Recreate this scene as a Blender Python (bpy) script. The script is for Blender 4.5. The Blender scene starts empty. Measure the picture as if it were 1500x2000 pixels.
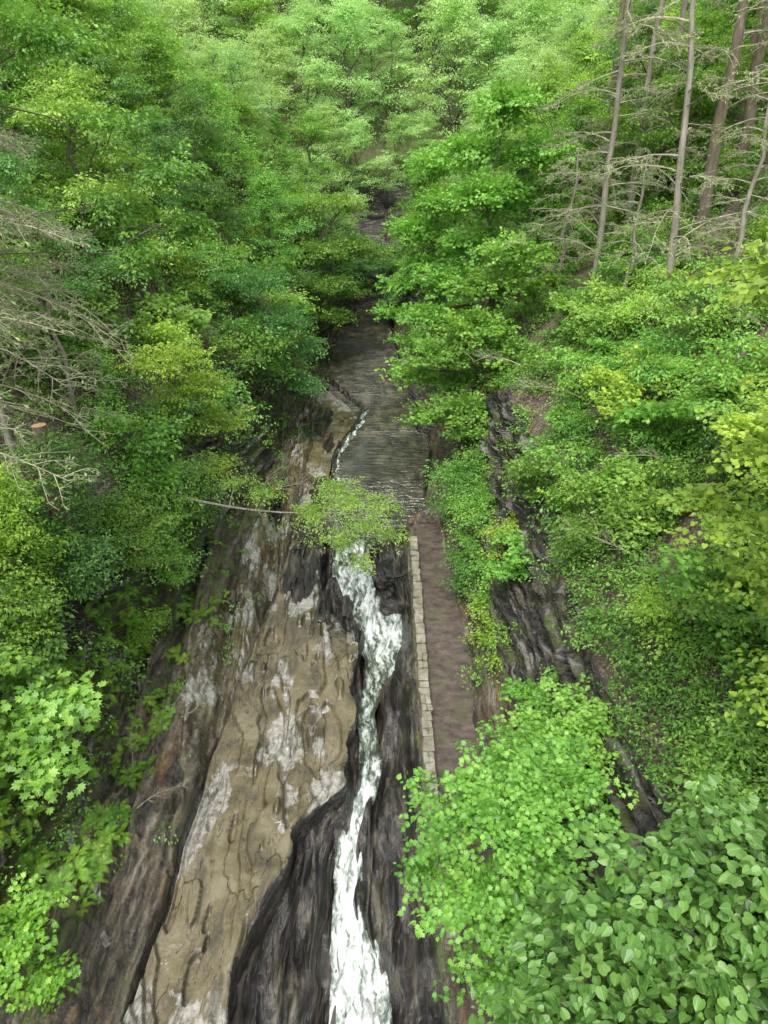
import bpy, math, numpy as np
from mathutils import Vector, Matrix, Euler
rng=np.random.default_rng(11)
D=bpy.data
scene=bpy.context.scene
col=scene.collection
scene.view_settings.view_transform='Standard'
scene.view_settings.look='None'
scene.view_settings.exposure=0

# ---------------------------------------------------------------- helpers
def vnoise(x,y,z,seed=0):
    x,y,z=np.broadcast_arrays(x,y,z)
    xi=np.floor(x).astype(np.int64);yi=np.floor(y).astype(np.int64);zi=np.floor(z).astype(np.int64)
    fx=x-xi;fy=y-yi;fz=z-zi
    fx=fx*fx*(3-2*fx);fy=fy*fy*(3-2*fy);fz=fz*fz*(3-2*fz)
    def h(i,j,k):
        n=(i*374761393+j*668265263+k*1274126177+seed*974634777)&0xffffffff
        n=((n^(n>>13))*1274126177)&0xffffffff
        n=n^(n>>16)
        return n/4294967295.0
    r=0
    for a,wa in((0,1-fx),(1,fx)):
        for b,wb in((0,1-fy),(1,fy)):
            for c,wc in((0,1-fz),(1,fz)):
                r=r+h(xi+a,yi+b,zi+c)*wa*wb*wc
    return r
def fbm(x,y,z=0.0,oct=4,seed=0):
    r=0;a=.5;s=1.0;t=0
    for o in range(oct):
        r=r+a*vnoise(x*s,y*s,np.asarray(z)*s,seed+o*17);t+=a;a*=.5;s*=2.03
    return r/t
def norm(v):
    return v/np.maximum(np.linalg.norm(v,axis=-1,keepdims=True),1e-9)
def mk_mesh(name,V,FL,attrs=None,smooth=False,mat=None):
    me=D.meshes.new(name)
    V=np.asarray(V,dtype=np.float32)
    me.vertices.add(len(V)); me.vertices.foreach_set('co',V.ravel())
    FL=[np.asarray(f,dtype=np.int32) for f in FL if len(f)]
    idx=np.concatenate([f.ravel() for f in FL])
    tot=np.concatenate([np.full(len(f),f.shape[1],dtype=np.int32) for f in FL])
    st=np.concatenate([[0],np.cumsum(tot)[:-1]]).astype(np.int32)
    me.loops.add(len(idx)); me.loops.foreach_set('vertex_index',idx)
    me.polygons.add(len(tot)); me.polygons.foreach_set('loop_start',st)
    me.update(calc_edges=True)
    me.polygons.foreach_set('use_smooth',np.full(len(tot),smooth))
    for k,v in (attrs or {}).items():
        v=np.asarray(v,dtype=np.float32)
        if v.ndim==1:
            a=me.attributes.new(k,'FLOAT','POINT'); a.data.foreach_set('value',v)
        else:
            a=me.attributes.new(k,'FLOAT_VECTOR','POINT'); a.data.foreach_set('vector',v.ravel())
    if mat: me.materials.append(mat)
    me.validate()
    return me
def add(name,data,parent=None,loc=None,**kw):
    o=D.objects.new(name,data); col.objects.link(o)
    if parent: o.parent=parent
    if loc is not None: o.location=loc
    for k,v in kw.items(): o[k]=v
    return o
def tubes(lst,sides=5):
    Vs=[];Fs=[];off=0
    ang=np.arange(sides)/sides*2*math.pi
    ca=np.cos(ang)[None,:,None];sa=np.sin(ang)[None,:,None]
    for pts,rad in lst:
        pts=np.asarray(pts,float);rad=np.asarray(rad,float)
        t=norm(np.gradient(pts,axis=0))
        ref=np.array([0,0,1.]) if abs(t[0][2])<.8 else np.array([1.,0,0])
        a=norm(np.cross(t,ref));b=np.cross(t,a)
        V=pts[:,None]+rad[:,None,None]*(ca*a[:,None]+sa*b[:,None])
        n=len(pts)
        i=np.arange(n-1)[:,None]*sides;j=np.arange(sides)[None]
        j2=(j+1)%sides
        F=np.stack([i+j,i+j2,i+sides+j2,i+sides+j],-1).reshape(-1,4)+off
        Vs.append(V.reshape(-1,3));Fs.append(F);off+=n*sides
    return np.concatenate(Vs),np.concatenate(Fs)
T_simple=(np.array([(0,0,0),(.29,.42,.07),(0,1,-.06),(-.29,.42,.07)]),[[0,1,2,3]])
T_needle=(np.array([(0,0,0),(.16,.5,.03),(0,1,-.03),(-.16,.5,.03)]),[[0,1,2,3]])
T_heart=(np.array([(0,.04,0),(.22,-.06,.04),(.42,.08,.07),(.47,.34,.08),(.36,.66,.05),(.16,.88,.0),(0,1.02,-.08),(-.16,.88,.0),(-.36,.66,.05),(-.47,.34,.08),(-.42,.08,.07),(-.22,-.06,.04)]),
   [[0,1,2,3,4,5,6],[0,6,7,8,9,10,11]])
def mp():
    r=[(.3,-.05),(.26,.14),(.6,.34),(.34,.42),(.36,.74),(.14,.66)]
    P=[(0,0,0)]+[(x,y,.14*x) for x,y in r]+[(0,1.02,-.08)]+[(-x,y,.14*x) for x,y in r[::-1]]
    n=len(P)
    return np.array(P),[list(range(0,8)),[0]+list(range(7,n))]
T_maple=mp()
def leaf_geo(T,pos,d,n,size):
    tp,tf=T
    y=norm(d);x=norm(np.cross(y,n));z=np.cross(x,y)
    V=pos[:,None]+size[:,None,None]*(tp[None,:,0:1]*x[:,None]+tp[None,:,1:2]*y[:,None]+tp[None,:,2:3]*z[:,None])
    k=len(tp);N=len(pos)
    base=np.arange(N)[:,None]*k
    FL=[base+np.array(f)[None] for f in tf]
    luv=np.tile(tp[None],(N,1,1)).reshape(-1,3)
    return V.reshape(-1,3),FL,luv,k
def sprays(rng,C,O,L,rad,leaf,droop=.25,jit=.36,lat=.7):
    S=len(C)
    rad=np.broadcast_to(rad,(S,))[:,None,None]
    a=norm(O*np.array([1,1,.45])+rng.normal(0,.28,(S,3)))
    b=norm(np.cross(a,np.array([0,0,1.])));n=np.cross(b,a)
    s=rng.uniform(-.9,1,(S,L,1));w=rng.uniform(-1,1,(S,L,1))*(1-.65*np.abs(s))
    up=np.array([0,0,1.])
    p=C[:,None]+a[:,None]*s*rad+b[:,None]*w*rad*lat+n[:,None]*rng.normal(0,.07,(S,L,1))*rad-up*droop*rad*(s*s*.8+w*w*.6)
    side=np.sign(w)
    d=a[:,None]*.6+b[:,None]*side*.75+rng.normal(0,.35,(S,L,3))-up*(.25+.3*droop)
    nn=n[:,None]+rng.normal(0,jit,(S,L,3))
    sz=leaf*rng.uniform(.6,1.25,(S,L))
    tone=.5+rng.normal(0,.15,(S,1))+rng.normal(0,.14,(S,L))
    return p.reshape(-1,3),d.reshape(-1,3),nn.reshape(-1,3),sz.ravel(),tone.ravel()
def crown_mesh(name,rng,lobes,ns,L,leaf,rad,T,mat,droop=.25,inner=.55,jit=.36):
    lc=np.array([l[0] for l in lobes],float);lr=np.array([l[1] for l in lobes],float)
    w=(lr[:,0]*lr[:,1]*lr[:,2])**.67;w/=w.sum()
    k=rng.choice(len(lobes),ns,p=w)
    d=norm(rng.normal(0,1,(ns,3)))
    flip=(d[:,2]<-.25)&(rng.random(ns)<.6);d[flip,2]*=-1
    f=rng.uniform(inner,1.12,(ns,1))
    C=lc[k]+d*lr[k]*f
    p,dd,nn,sz,tn=sprays(rng,C,d,L,rad*rng.uniform(.7,1.35,ns),leaf,droop,jit)
    V,FL,luv,kk=leaf_geo(T,p,dd,nn,sz)
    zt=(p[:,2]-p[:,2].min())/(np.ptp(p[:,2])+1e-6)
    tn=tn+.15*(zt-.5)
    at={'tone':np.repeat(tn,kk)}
    if kk>6: at['luv']=luv
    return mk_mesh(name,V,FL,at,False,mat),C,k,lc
def bez(a,b,c,n=7):
    t=np.linspace(0,1,n)[:,None]
    return (1-t)**2*np.array(a)+2*t*(1-t)*np.array(b)+t*t*np.array(c)
def limb_list(rng,trunk_pts,trunk_r,lobes,C,k,frac=.35,tip=False):
    L=[(trunk_pts,trunk_r)]
    lc=[np.array(l[0],float) for l in lobes]
    n=len(trunk_pts)
    for i,c in enumerate(lc):
        dz=[abs(p[2]-(c[2]-np.linalg.norm((p-c)[:2])*.6)) for p in trunk_pts]
        if tip: dz=[np.linalg.norm(p-c) for p in trunk_pts]
        j=int(np.argmin(dz)); j=max(1,min(n-1,j))
        s=trunk_pts[j];r0=trunk_r[j]*.55
        mid=(s+c)/2+np.array([0,0,.25])*np.linalg.norm(c-s)*.4
        q=bez(s,mid,c,6);L.append((q,np.linspace(r0,max(.012,r0*.35),6)))
        idx=np.where(k==i)[0]
        for m in idx[:max(1,int(len(idx)*frac))]:
            st=q[rng.integers(2,6)]
            e=C[m];q2=bez(st,(st+e)/2+rng.normal(0,.06,3)*np.linalg.norm(e-st),e,4)
            L.append((q2,np.linspace(max(.008,r0*.25),.004,4)))
    return L

# ---------------------------------------------------------------- materials
class NT:
    def __init__(s,name):
        s.m=D.materials.new(name);s.m.use_nodes=True;s.t=s.m.node_tree;s.t.nodes.clear()
        s.out=s.t.nodes.new('ShaderNodeOutputMaterial')
    def n(s,ty,ins=None,**pr):
        nd=s.t.nodes.new(ty)
        for k,v in pr.items(): setattr(nd,k,v)
        for k,v in (ins or {}).items():
            if isinstance(v,bpy.types.NodeSocket): s.t.links.new(v,nd.inputs[k])
            else: nd.inputs[k].default_value=v
        return nd
    def ramp(s,fac,stops,interp='LINEAR'):
        r=s.n('ShaderNodeValToRGB',{'Fac':fac});cr=r.color_ramp;cr.interpolation=interp
        while len(cr.elements)<len(stops): cr.elements.new(.5)
        for e,(p,c) in zip(cr.elements,stops):
            e.position=p;e.color=(*c,1) if len(c)==3 else c
        return r.outputs['Color']
    def noise(s,vec,scale,detail=6,rough=.6,sv=None,dist=0):
        if sv is not None:
            vec=s.n('ShaderNodeVectorMath',{0:vec,1:sv},operation='MULTIPLY').outputs[0]
        return s.n('ShaderNodeTexNoise',{'Vector':vec,'Scale':scale,'Detail':detail,'Roughness':rough,'Distortion':dist}).outputs['Fac']
    def mix(s,f,a,b):
        m=s.n('ShaderNodeMix',data_type='RGBA')
        for sock,v in ((m.inputs[0],f),(m.inputs[6],a),(m.inputs[7],b)):
            if isinstance(v,bpy.types.NodeSocket): s.t.links.new(v,sock)
            else: sock.default_value=(*v,1) if isinstance(v,tuple) and len(v)==3 else v
        return m.outputs[2]
    def math(s,op,a,b=0.0,clamp=False):
        return s.n('ShaderNodeMath',{0:a,1:b},operation=op,use_clamp=clamp).outputs[0]
    def attr(s,name): return s.n('ShaderNodeAttribute',attribute_name=name).outputs['Fac']
    def pos(s): return s.n('ShaderNodeNewGeometry').outputs['Position']
def leaf_mat(name,dark,mid,light,trans=.35,rough=.45,spec=.35,veins=False):
    t=NT(name)
    tone=t.attr('tone')
    obj=t.n('ShaderNodeObjectInfo').outputs['Random']
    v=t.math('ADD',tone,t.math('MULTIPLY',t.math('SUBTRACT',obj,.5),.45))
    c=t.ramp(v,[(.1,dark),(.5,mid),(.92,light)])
    hs=t.n('ShaderNodeHueSaturation',{'Color':c,'Hue':t.math('ADD',.474,t.math('MULTIPLY',t.math('FRACT',t.math('MULTIPLY',obj,7.31)),.038)),'Saturation':.95,'Value':1.0})
    c=hs.outputs['Color']
    if veins:
        l=t.n('ShaderNodeAttribute',attribute_name='luv').outputs['Vector']
        sp=t.n('ShaderNodeSeparateXYZ',{0:l})
        ax=t.math('ABSOLUTE',sp.outputs[0])
        mid_=t.math('LESS_THAN',ax,.016)
        sv=t.math('FRACT',t.math('MULTIPLY',t.math('SUBTRACT',sp.outputs[1],t.math('MULTIPLY',ax,.9)),7.0))
        sv=t.math('LESS_THAN',sv,.12)
        f=t.math('MAXIMUM',mid_,t.math('MULTIPLY',sv,.45))
        c=t.mix(t.math('MULTIPLY',f,.5),c,tuple(min(1,x*1.4+.03) for x in light))
        p=t.n('ShaderNodeBsdfPrincipled',{'Base Color':c,'Roughness':rough});p.inputs['Specular IOR Level'].default_value=spec
        p=p.outputs[0]
    else:
        df=t.n('ShaderNodeBsdfDiffuse',{'Color':c});gl=t.n('ShaderNodeBsdfAnisotropic',{'Color':(.9,.95,1,1),'Roughness':rough})
        p=t.n('ShaderNodeMixShader',{0:.045,1:df.outputs[0],2:gl.outputs[0]}).outputs[0]
    tr=t.n('ShaderNodeBsdfTranslucent',{'Color':t.mix(.4,c,(min(1,1.3*light[0]),min(1,light[1]*1.35),light[2]*.6))})
    mx=t.n('ShaderNodeMixShader',{0:trans,1:p,2:tr.outputs[0]})
    t.t.links.new(mx.outputs[0],t.out.inputs[0])
    return t.m
M_tree=leaf_mat('leaf_broad',(.05,.16,.02),(.15,.35,.04),(.30,.56,.075))
M_treeB=leaf_mat('leaf_cool',(.045,.14,.03),(.12,.29,.055),(.25,.48,.11))
M_bright=leaf_mat('leaf_yellow_green',(.11,.24,.018),(.27,.49,.045),(.46,.69,.09),.42)
M_maple=leaf_mat('leaf_maple',(.07,.19,.018),(.18,.40,.045),(.33,.59,.085),.38)
M_linden=leaf_mat('leaf_heart',(.04,.135,.02),(.095,.26,.038),(.19,.38,.08),.28,.38,.4,True)
M_lindy=leaf_mat('leaf_heart_light',(.13,.27,.02),(.26,.46,.045),(.42,.63,.09),.42,.4,.4,True)
M_under=leaf_mat('leaf_under',(.05,.14,.018),(.14,.32,.035),(.30,.54,.07))
M_fern=leaf_mat('leaf_fern',(.09,.22,.014),(.20,.43,.03),(.36,.60,.06),.4)
M_far_haze=leaf_mat('leaf_far_haze',(.20,.35,.12),(.36,.59,.19),(.54,.76,.30),.42)  # distance haze painted into the leaf colour: paler greens for the far trees
M_needle=leaf_mat('leaf_needle',(.10,.16,.06),(.24,.32,.13),(.42,.50,.24),.25)
def bark_mat(name,a,b,c,sc=6):
    t=NT(name);P=t.n('ShaderNodeTexCoord').outputs['Object']
    n1=t.noise(P,sc,6,.7,(1,1,.25));n2=t.noise(P,1.3,3)
    cc=t.mix(t.math('MULTIPLY',n2,.4),t.ramp(n1,[(.3,a),(.5,b),(.72,c)]),(.10,.12,.06))
    bp=t.n('ShaderNodeBump',{'Height':n1,'Strength':.6,'Distance':.04})
    p=t.n('ShaderNodeBsdfPrincipled',{'Base Color':cc,'Roughness':.85,'Normal':bp.outputs[0]})
    t.t.links.new(p.outputs[0],t.out.inputs[0]);return t.m
M_bark=bark_mat('bark_brown',(.03,.024,.018),(.10,.085,.065),(.2,.18,.14))
M_pale=bark_mat('bark_pale',(.12,.105,.08),(.27,.245,.20),(.42,.39,.33))
M_red=bark_mat('bark_reddish',(.05,.036,.028),(.155,.115,.085),(.28,.22,.17))
M_dead=bark_mat('dead_twig',(.20,.18,.12),(.40,.37,.26),(.58,.54,.42))

def terrain_mat():
    t=NT('gorge_rock');P=t.pos()
    warp=t.n('ShaderNodeVectorMath',{0:P,1:t.n('ShaderNodeVectorMath',{0:t.n('ShaderNodeTexNoise',{'Vector':P,'Scale':.7,'Detail':3.0}).outputs['Color'],1:(.7,.7,.4)},operation='MULTIPLY').outputs[0]},operation='ADD').outputs[0]
    n_f=t.noise(P,19,5,.75); n_m=t.noise(P,4.2,6,.68); n_b=t.noise(warp,.75,7,.6)
    n_b2=t.noise(warp,1.5,7,.66,(1,.5,1))
    n_p=t.noise(warp,.55,8,.62,(1,.55,1))
    slab=t.ramp(n_b,[(.34,(.055,.046,.026)),(.43,(.105,.088,.046)),(.52,(.155,.13,.07)),(.62,(.20,.175,.11))])
    pale=t.ramp(n_m,[(.30,(.12,.11,.085)),(.44,(.25,.24,.20)),(.58,(.37,.36,.325)),(.72,(.46,.45,.41))])
    slab=t.mix(t.ramp(n_p,[(.515,(0,0,0)),(.54,(1,1,1))]),slab,pale)
    # narrow dark bedding lines, only here and there
    bs=t.noise(warp,1.0,7,.6,(2.4,.33,2.4))
    line=t.ramp(t.math('ABSOLUTE',t.math('SUBTRACT',bs,.5)),[(0,(1,1,1)),(.012,(0,0,0))])
    slab=t.mix(t.math('MULTIPLY',line,t.ramp(n_b2,[(.42,(0,0,0)),(.55,(.85,.85,.85))])),slab,(.022,.019,.014))
    damp=t.ramp(bs,[(.36,(1,1,1)),(.46,(0,0,0))])
    slab=t.mix(t.math('MULTIPLY',damp,.7),slab,(.045,.038,.026))
    slab=t.mix(t.math('MULTIPLY',t.ramp(n_m,[(.32,(1,1,1)),(.38,(0,0,0))]),.8),slab,(.04,.034,.025))
    slab=t.mix(t.math('MULTIPLY',t.ramp(n_f,[(.42,(1,1,1)),(.5,(0,0,0))]),.2),slab,(.06,.052,.036))
    st=t.noise(warp,1.0,7,.6,(3.6,.34,3.6))
    wet=t.ramp(st,[(.40,(.011,.010,.009)),(.48,(.024,.021,.017)),(.55,(.046,.04,.03)),(.64,(.11,.098,.074))])
    sh=t.noise(warp,1.0,8,.74,(3.6,.40,3.6))
    shale=t.ramp(sh,[(.38,(.014,.012,.009)),(.46,(.05,.04,.028)),(.52,(.10,.08,.05)),(.58,(.17,.145,.10)),(.66,(.32,.29,.24))])
    rust=t.ramp(t.noise(warp,.8,6,.65,(1.9,.5,1),.4),[(.58,(0,0,0)),(.64,(1,1,1))])
    shale=t.mix(t.math('MULTIPLY',rust,.5),shale,(.20,.11,.03))
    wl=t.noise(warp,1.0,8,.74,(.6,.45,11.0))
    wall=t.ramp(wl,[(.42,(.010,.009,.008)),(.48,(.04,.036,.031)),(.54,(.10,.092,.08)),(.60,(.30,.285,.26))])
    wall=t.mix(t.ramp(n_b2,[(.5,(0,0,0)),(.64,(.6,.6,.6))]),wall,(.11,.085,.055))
    vo=t.n('ShaderNodeTexVoronoi',{'Vector':P,'Scale':15.0})
    lf=t.n('ShaderNodeSeparateColor',{0:vo.outputs['Color']}).outputs[0]
    lit=t.ramp(t.math('ADD',t.math('MULTIPLY',lf,.6),t.math('MULTIPLY',n_m,.5)),[(.2,(.02,.015,.010)),(.5,(.075,.05,.034)),(.75,(.18,.12,.085)),(.95,(.40,.30,.23))])
    zs,zw,zl,zl2,zm,zc=[t.attr(a) for a in('zslab','zwet','zwall','zlit','zmoss','zcrk')]
    def sharp(a,k=.5):
        return t.ramp(t.math('ADD',a,t.math('MULTIPLY',t.math('SUBTRACT',n_m,.5),k)),[(.42,(0,0,0)),(.56,(1,1,1))])
    c=t.mix(sharp(zs,.6),shale,slab)
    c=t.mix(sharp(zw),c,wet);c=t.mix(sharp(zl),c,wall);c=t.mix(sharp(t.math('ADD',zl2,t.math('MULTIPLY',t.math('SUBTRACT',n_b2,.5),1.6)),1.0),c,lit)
    moss=t.ramp(t.math('ADD',zm,t.math('MULTIPLY',t.math('SUBTRACT',n_b2,.5),2.2)),[(.45,(0,0,0)),(.72,(1,1,1))])
    mc=t.ramp(n_f,[(.35,(.035,.065,.01)),(.6,(.14,.20,.035))])
    c=t.mix(t.math('MULTIPLY',moss,.7),c,mc)
    c=t.mix(t.math('MULTIPLY',zc,.75),c,(.02,.018,.013))
    rs=t.ramp(n_b,[(.40,(.10,)*3),(.56,(.30,)*3)])
    rs=t.mix(damp,rs,(.09,.09,.09))
    r=t.mix(zs,t.ramp(n_m,[(.35,(.18,)*3),(.6,(.38,)*3)]),rs)
    r=t.mix(zw,r,t.ramp(n_m,[(.35,(.07,)*3),(.65,(.18,)*3)]));r=t.mix(zl2,r,(.9,.9,.9))
    flatness=t.math('MAXIMUM',zs,zw)
    h=t.math('ADD',t.math('MULTIPLY',n_m,t.math('SUBTRACT',.8,t.math('MULTIPLY',flatness,.55))),t.math('MULTIPLY',n_f,t.math('SUBTRACT',.2,t.math('MULTIPLY',flatness,.14))))
    h=t.math('ADD',h,t.math('MULTIPLY',st,t.math('MULTIPLY',zw,2.2)))
    h=t.math('ADD',h,t.math('MULTIPLY',wl,t.math('MULTIPLY',zl,2.4)))
    h=t.math('ADD',h,t.math('MULTIPLY',t.math('GREATER_THAN',bs,.5),t.math('MULTIPLY',zs,.35)))
    h=t.math('ADD',h,t.math('MULTIPLY',sh,t.math('SUBTRACT',1.2,flatness)))
    bp=t.n('ShaderNodeBump',{'Height':h,'Strength':1.0,'Distance':.12})
    p=t.n('ShaderNodeBsdfPrincipled',{'Base Color':c,'Roughness':r,'Normal':bp.outputs[0]})
    p.inputs['Specular IOR Level'].default_value=.9
    t.t.links.new(p.outputs[0],t.out.inputs[0]);return t.m
M_rock=terrain_mat()

# ---------------------------------------------------------------- terrain
ip=np.interp
def tab(s): 
    a=np.array(s,float);return lambda Y:ip(Y,a[:,0],a[:,1])
f_sz=tab([(-6,-.7),(9.8,0),(12.4,.1),(13.9,.3),(14.7,.5),(15.4,.8),(17.4,1.0),(21,1.3),(24,1.5),(25.6,1.7),(26.3,1.95),(27,2.3),(28.3,2.85),(29.3,3.0),(200,3.0)])
f_sL=tab([(-6,-1.3),(9.8,-1.28),(11.1,-1.32),(12.4,-1.4),(13.2,-1.4),(13.9,-1.47),(14.7,-1.35),(15.4,-1.1),(17.4,-.66),(19.7,-.92),(21,-.72),(22.4,-.6),(24,-.95),(25.6,-1.5),(27,-2.2),(28.3,-2.35),(29.3,-2.4),(33,-3.2),(39,-3),(42,-3),(47,-1.9),(51,-1.4),(56,-3.5),(59,-4.8),(66,-5.2),(86,-4.9),(93,-4.5),(200,-4.5)])
f_sR=tab([(-6,-.0),(9.8,.02),(11.1,-.08),(12.0,-.4),(12.4,-.74),(13.2,-.95),(13.9,-.8),(14.7,-.86),(15.4,-.64),(17.4,-.2),(19.7,-.46),(21,-.1),(22.4,.55),(24,.8),(25.6,.65),(26.2,0),(27,-.63),(28.3,-.8),(29.3,-.9),(31,.6),(33,2),(36.7,2.4),(42,3.0),(48,3),(51,2.6),(66,1.5),(93,0),(200,0)])
f_slab=tab([(-6,1.2),(9,1.6),(12.5,1.9),(15.7,2.1),(21,2.6),(24,2.8),(27.6,3.1),(31,3.18),(36,3.14),(60,3.1),(200,3.1)])
f_se=tab([(-6,-4.6),(9,-3.94),(10.8,-3.6),(12.5,-3.05),(13.8,-2.75),(14.8,-2.1),(15.5,-1.35),(17,-1.1),(19,-1.2),(21.2,-.9),(22.6,-1.0),(23.4,-1.6),(24.3,-2.4),(26.3,-2.75),(27.6,-2.85),(29.3,-2.9)])
f_cr=tab([(-6,-6.6),(9,-6.2),(17,-5.85),(23,-5.25),(29,-4.7),(40,-4.9),(60,-5.8),(80,-5.9),(93,-5.4),(200,-5.4)])
f_wz=tab([(-6,1.2),(9,1.6),(16.5,2.05),(22.6,2.7),(28.4,3.4),(31,3.55),(45,3.5),(200,3.5)])
f_wL=tab([(-6,2.6),(8,2.3),(12,1.95),(15,1.78),(29,1.68),(40,1.7)])
f_wR=tab([(-6,3.8),(9,3.4),(12,3.2),(16.5,3.1),(22.6,3.3),(28.4,2.8),(31,2.7),(60,2.6)])
f_cR=tab([(-6,0),(40,0),(66,-1),(93,-2.6),(200,-2.6)])
rows=[];y=-6.0
while y<150:
    rows.append(y)
    y+= .5 if y<8 else .06 if y<31 else (.075+(y-31)*.0045) if y<92 else .12 if y<104 else 1.1
Y=np.array(rows);R=len(Y)
def sm(a,w=5):
    k=np.ones(w)/w;return np.convolve(np.pad(a,w//2,mode='edge'),k,'valid')
sz=sm(f_sz(Y),5);sL=sm(f_sL(Y),9)+.2*(fbm(Y*1.3,0*Y,0,4,5)-.5);sR=sm(f_sR(Y),9)+.2*(fbm(Y*1.3,0*Y+9,0,4,6)-.5)
slab=sm(f_slab(Y),9);se=np.minimum(sm(f_se(Y),9),sL-.28)+.7*(fbm(Y*.7,0*Y,0,5,8)-.5)
se=np.where(Y>30,sL-.3,se);se=np.minimum(se,sL-.15)
cr=np.minimum(f_cr(Y)+.3*(fbm(Y*.5,0*Y,0,4,3)-.5),se-.5)
wz=f_wz(Y);wL=f_wL(Y);wR=np.where(Y<31,f_wR(Y),sR+.45);cR=f_cR(Y)
pool=ip(Y,[29,33],[0,1])
w1=fbm(Y*.25,0*Y,0,4,21)-.5;w2=fbm(Y*.25,0*Y+7,0,4,22)-.5
one=np.ones(R)
Xc=[-75*one,-28*one,tab([(0,-13),(30,-12.6),(45,-11),(66,-10),(93,-8.6)])(Y)+w1*2,
 tab([(0,-11),(30,-10.3),(45,-9),(66,-8.2),(93,-6.6)])(Y)+w1*2,
 tab([(0,-9),(20,-9),(30,-8.3),(40,-7.2),(51,-7.9),(66,-7),(86,-6),(93,-5.6)])(Y)+w1*1.2,
 cr-.10,cr,cr+.10,se,se-.12,se+(sL-se)*.55,sL,sL+.12,sR-.12,sR,
 None,None,None,wR,wR+.3,4.5+cR+w2*.8,5.0+cR+w2*1.2,6.3+cR+w2*2.2,12+cR*.6,28*one,75*one]
Xc[16]=np.maximum(wL-.5,sR+.15);Xc[17]=np.maximum(wL-.2,sR+.3);Xc[15]=sR+(Xc[16]-sR)*.45
Xc[20]=np.maximum(Xc[20],Xc[19]+.2);Xc[21]=np.maximum(Xc[21],Xc[20]+.3)
Zc=[58*one,26.5*one,tab([(0,11.5),(30,11.5),(60,13),(93,15)])(Y)+w2*2,tab([(0,8.5),(30,9),(60,10),(93,12)])(Y)+w1*2,
 tab([(9,3.3),(20,4.0),(30,4.2),(36,3.7),(60,3.3)])(Y),
 slab+.16,slab-.45*ip(Y,[16,21],[1,.0])-.02,slab,slab-.03,slab-.55*(slab-sz)-.05,sz+.22*(slab-sz),sz+.10,sz-.4,sz-.4,sz+.10,
 sz+.4*(wz-sz),wz-.5,wz-.1,wz-.06,wz+.35,wz+1.9,wz+2.9,wz+6.0+w1*2,15*one,27*one,58*one]
segn=[14,54,26,96,76,4,4,100,16,36,28,6,10,6,26,18,6,10,10,28,22,96,74,50,14]
zone=['l','l','m','w','h','h','h','s','d','d','d','d','d','d','d','d','g','h','h','h','w','w','l','l','l']
Xg=[];Zg=[];zz=[];cid=[]
for k,n in enumerate(segn):
    t=np.arange(n)/n
    Xg.append(Xc[k][:,None]*(1-t)+Xc[k+1][:,None]*t);Zg.append(Zc[k][:,None]*(1-t)+Zc[k+1][:,None]*t)
    zz+=[zone[k]]*n;cid+=[k+x for x in t]
Xg=np.concatenate(Xg,1);Zg=np.concatenate(Zg,1);Ncol=Xg.shape[1];zz=np.array(zz);cid=np.array(cid)
Yg=np.repeat(Y[:,None],Ncol,1)
def cs(mask,w=7):
    a=mask.astype(float);return np.convolve(np.pad(a,w//2,mode='edge'),np.ones(w)/w,'valid')
A_s=cs(zz=='s',5);A_d=cs(zz=='d',7);A_w=cs((zz=='w'),13)+.5*cs(zz=='m',9);A_l=cs(zz=='l',13)+.6*cs(zz=='m',9);A_h=cs(zz=='h')
endz=ip(Y,[92.4,93.0,95,95.6,96,99.5,100,103,103.4,106,125,150],[-5,6.5,8.3,9.6,11.2,11.3,14,14.5,17.5,19,34,54])
Z=Zg.copy();X=Xg.copy()
Z=np.maximum(Z,endz[:,None]+1.2*(fbm(X*.3,Yg*.3,0,3,55)-.5)*(Y>101)[:,None])
far=(Y>92.6)[:,None]*np.ones((1,Ncol))
def terr_steps(n,k,sharp):
    q=n*k;fr=q-np.floor(q);return np.floor(q)+np.clip(fr*sharp-(sharp-1),0,1),fr
n=.72*fbm(X*.45+3+.10*Yg,Yg*.11,0,3,31)+.28*fbm(X*1.5,Yg*.40,0,3,131)
stp,fr=terr_steps(n,13,9)
pl=pool[:,None]
okf=np.where(Y[:,None]<93,1,0)
Z+=A_s*(.24*(stp-6.5)*(1-.8*pl)+.04*(fbm(X*1.5,Yg*.9,0,2,33)-.5))*okf
crk=A_s*np.clip((fr-.88)*14,0,1)*(fbm(X*.8,Yg*.5,0,3,77)>.42)*(1-.6*pl)
n2=.8*fbm(X*1.2+3+.12*Yg,Yg*.10,0,3,41)+.2*fbm(X*4,Yg*.8,0,3,141)
stp,fr=terr_steps(n2,19,4)
hm=A_h*(cid<6)
Z+=hm*.21*(stp-9.5)+A_h*(.14*(fbm(X*2.5,Yg*.8,0,5,34)-.5))*(np.abs(cid-17.5)>.6)
crk=np.clip(crk+hm*np.clip((fr-.80)*8,0,1)*.7,0,1)
crk=np.maximum(crk,((cid>5.6)&(cid<6.6))*ip(Y,[16,21],[1.2,0])[:,None])
wv=.7*fbm(X*.8,Yg*.35,0,3,2)
rg=1-np.abs(2*fbm(X*1.1+wv*2,Yg*.28,0,2,35)-1)
rg2=1-np.abs(2*fbm(X*3.0+wv*4,Yg*.5,0,2,135)-1)
Z+=A_d*(1.25*(rg-.82)+.34*(rg2-.8)+.05*(fbm(X*5,Yg*1.5,0,3,36)-.5))*((cid>8.2)&((cid<11.3)|(cid>13.7))&(cid<15.8))*np.clip(np.minimum(np.abs(cid-8.1)*3,1),0,1)
Z+=A_l*(1.1*(fbm(X*.35,Yg*.35,0,5,37)-.5)+.25*(fbm(X*2,Yg*2,0,3,38)-.5))
zp=Z+.8*(fbm(X*.2,Yg*.10,0,3,39)-.5)+.05*Yg*np.where(X>0,-1,.4)
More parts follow.
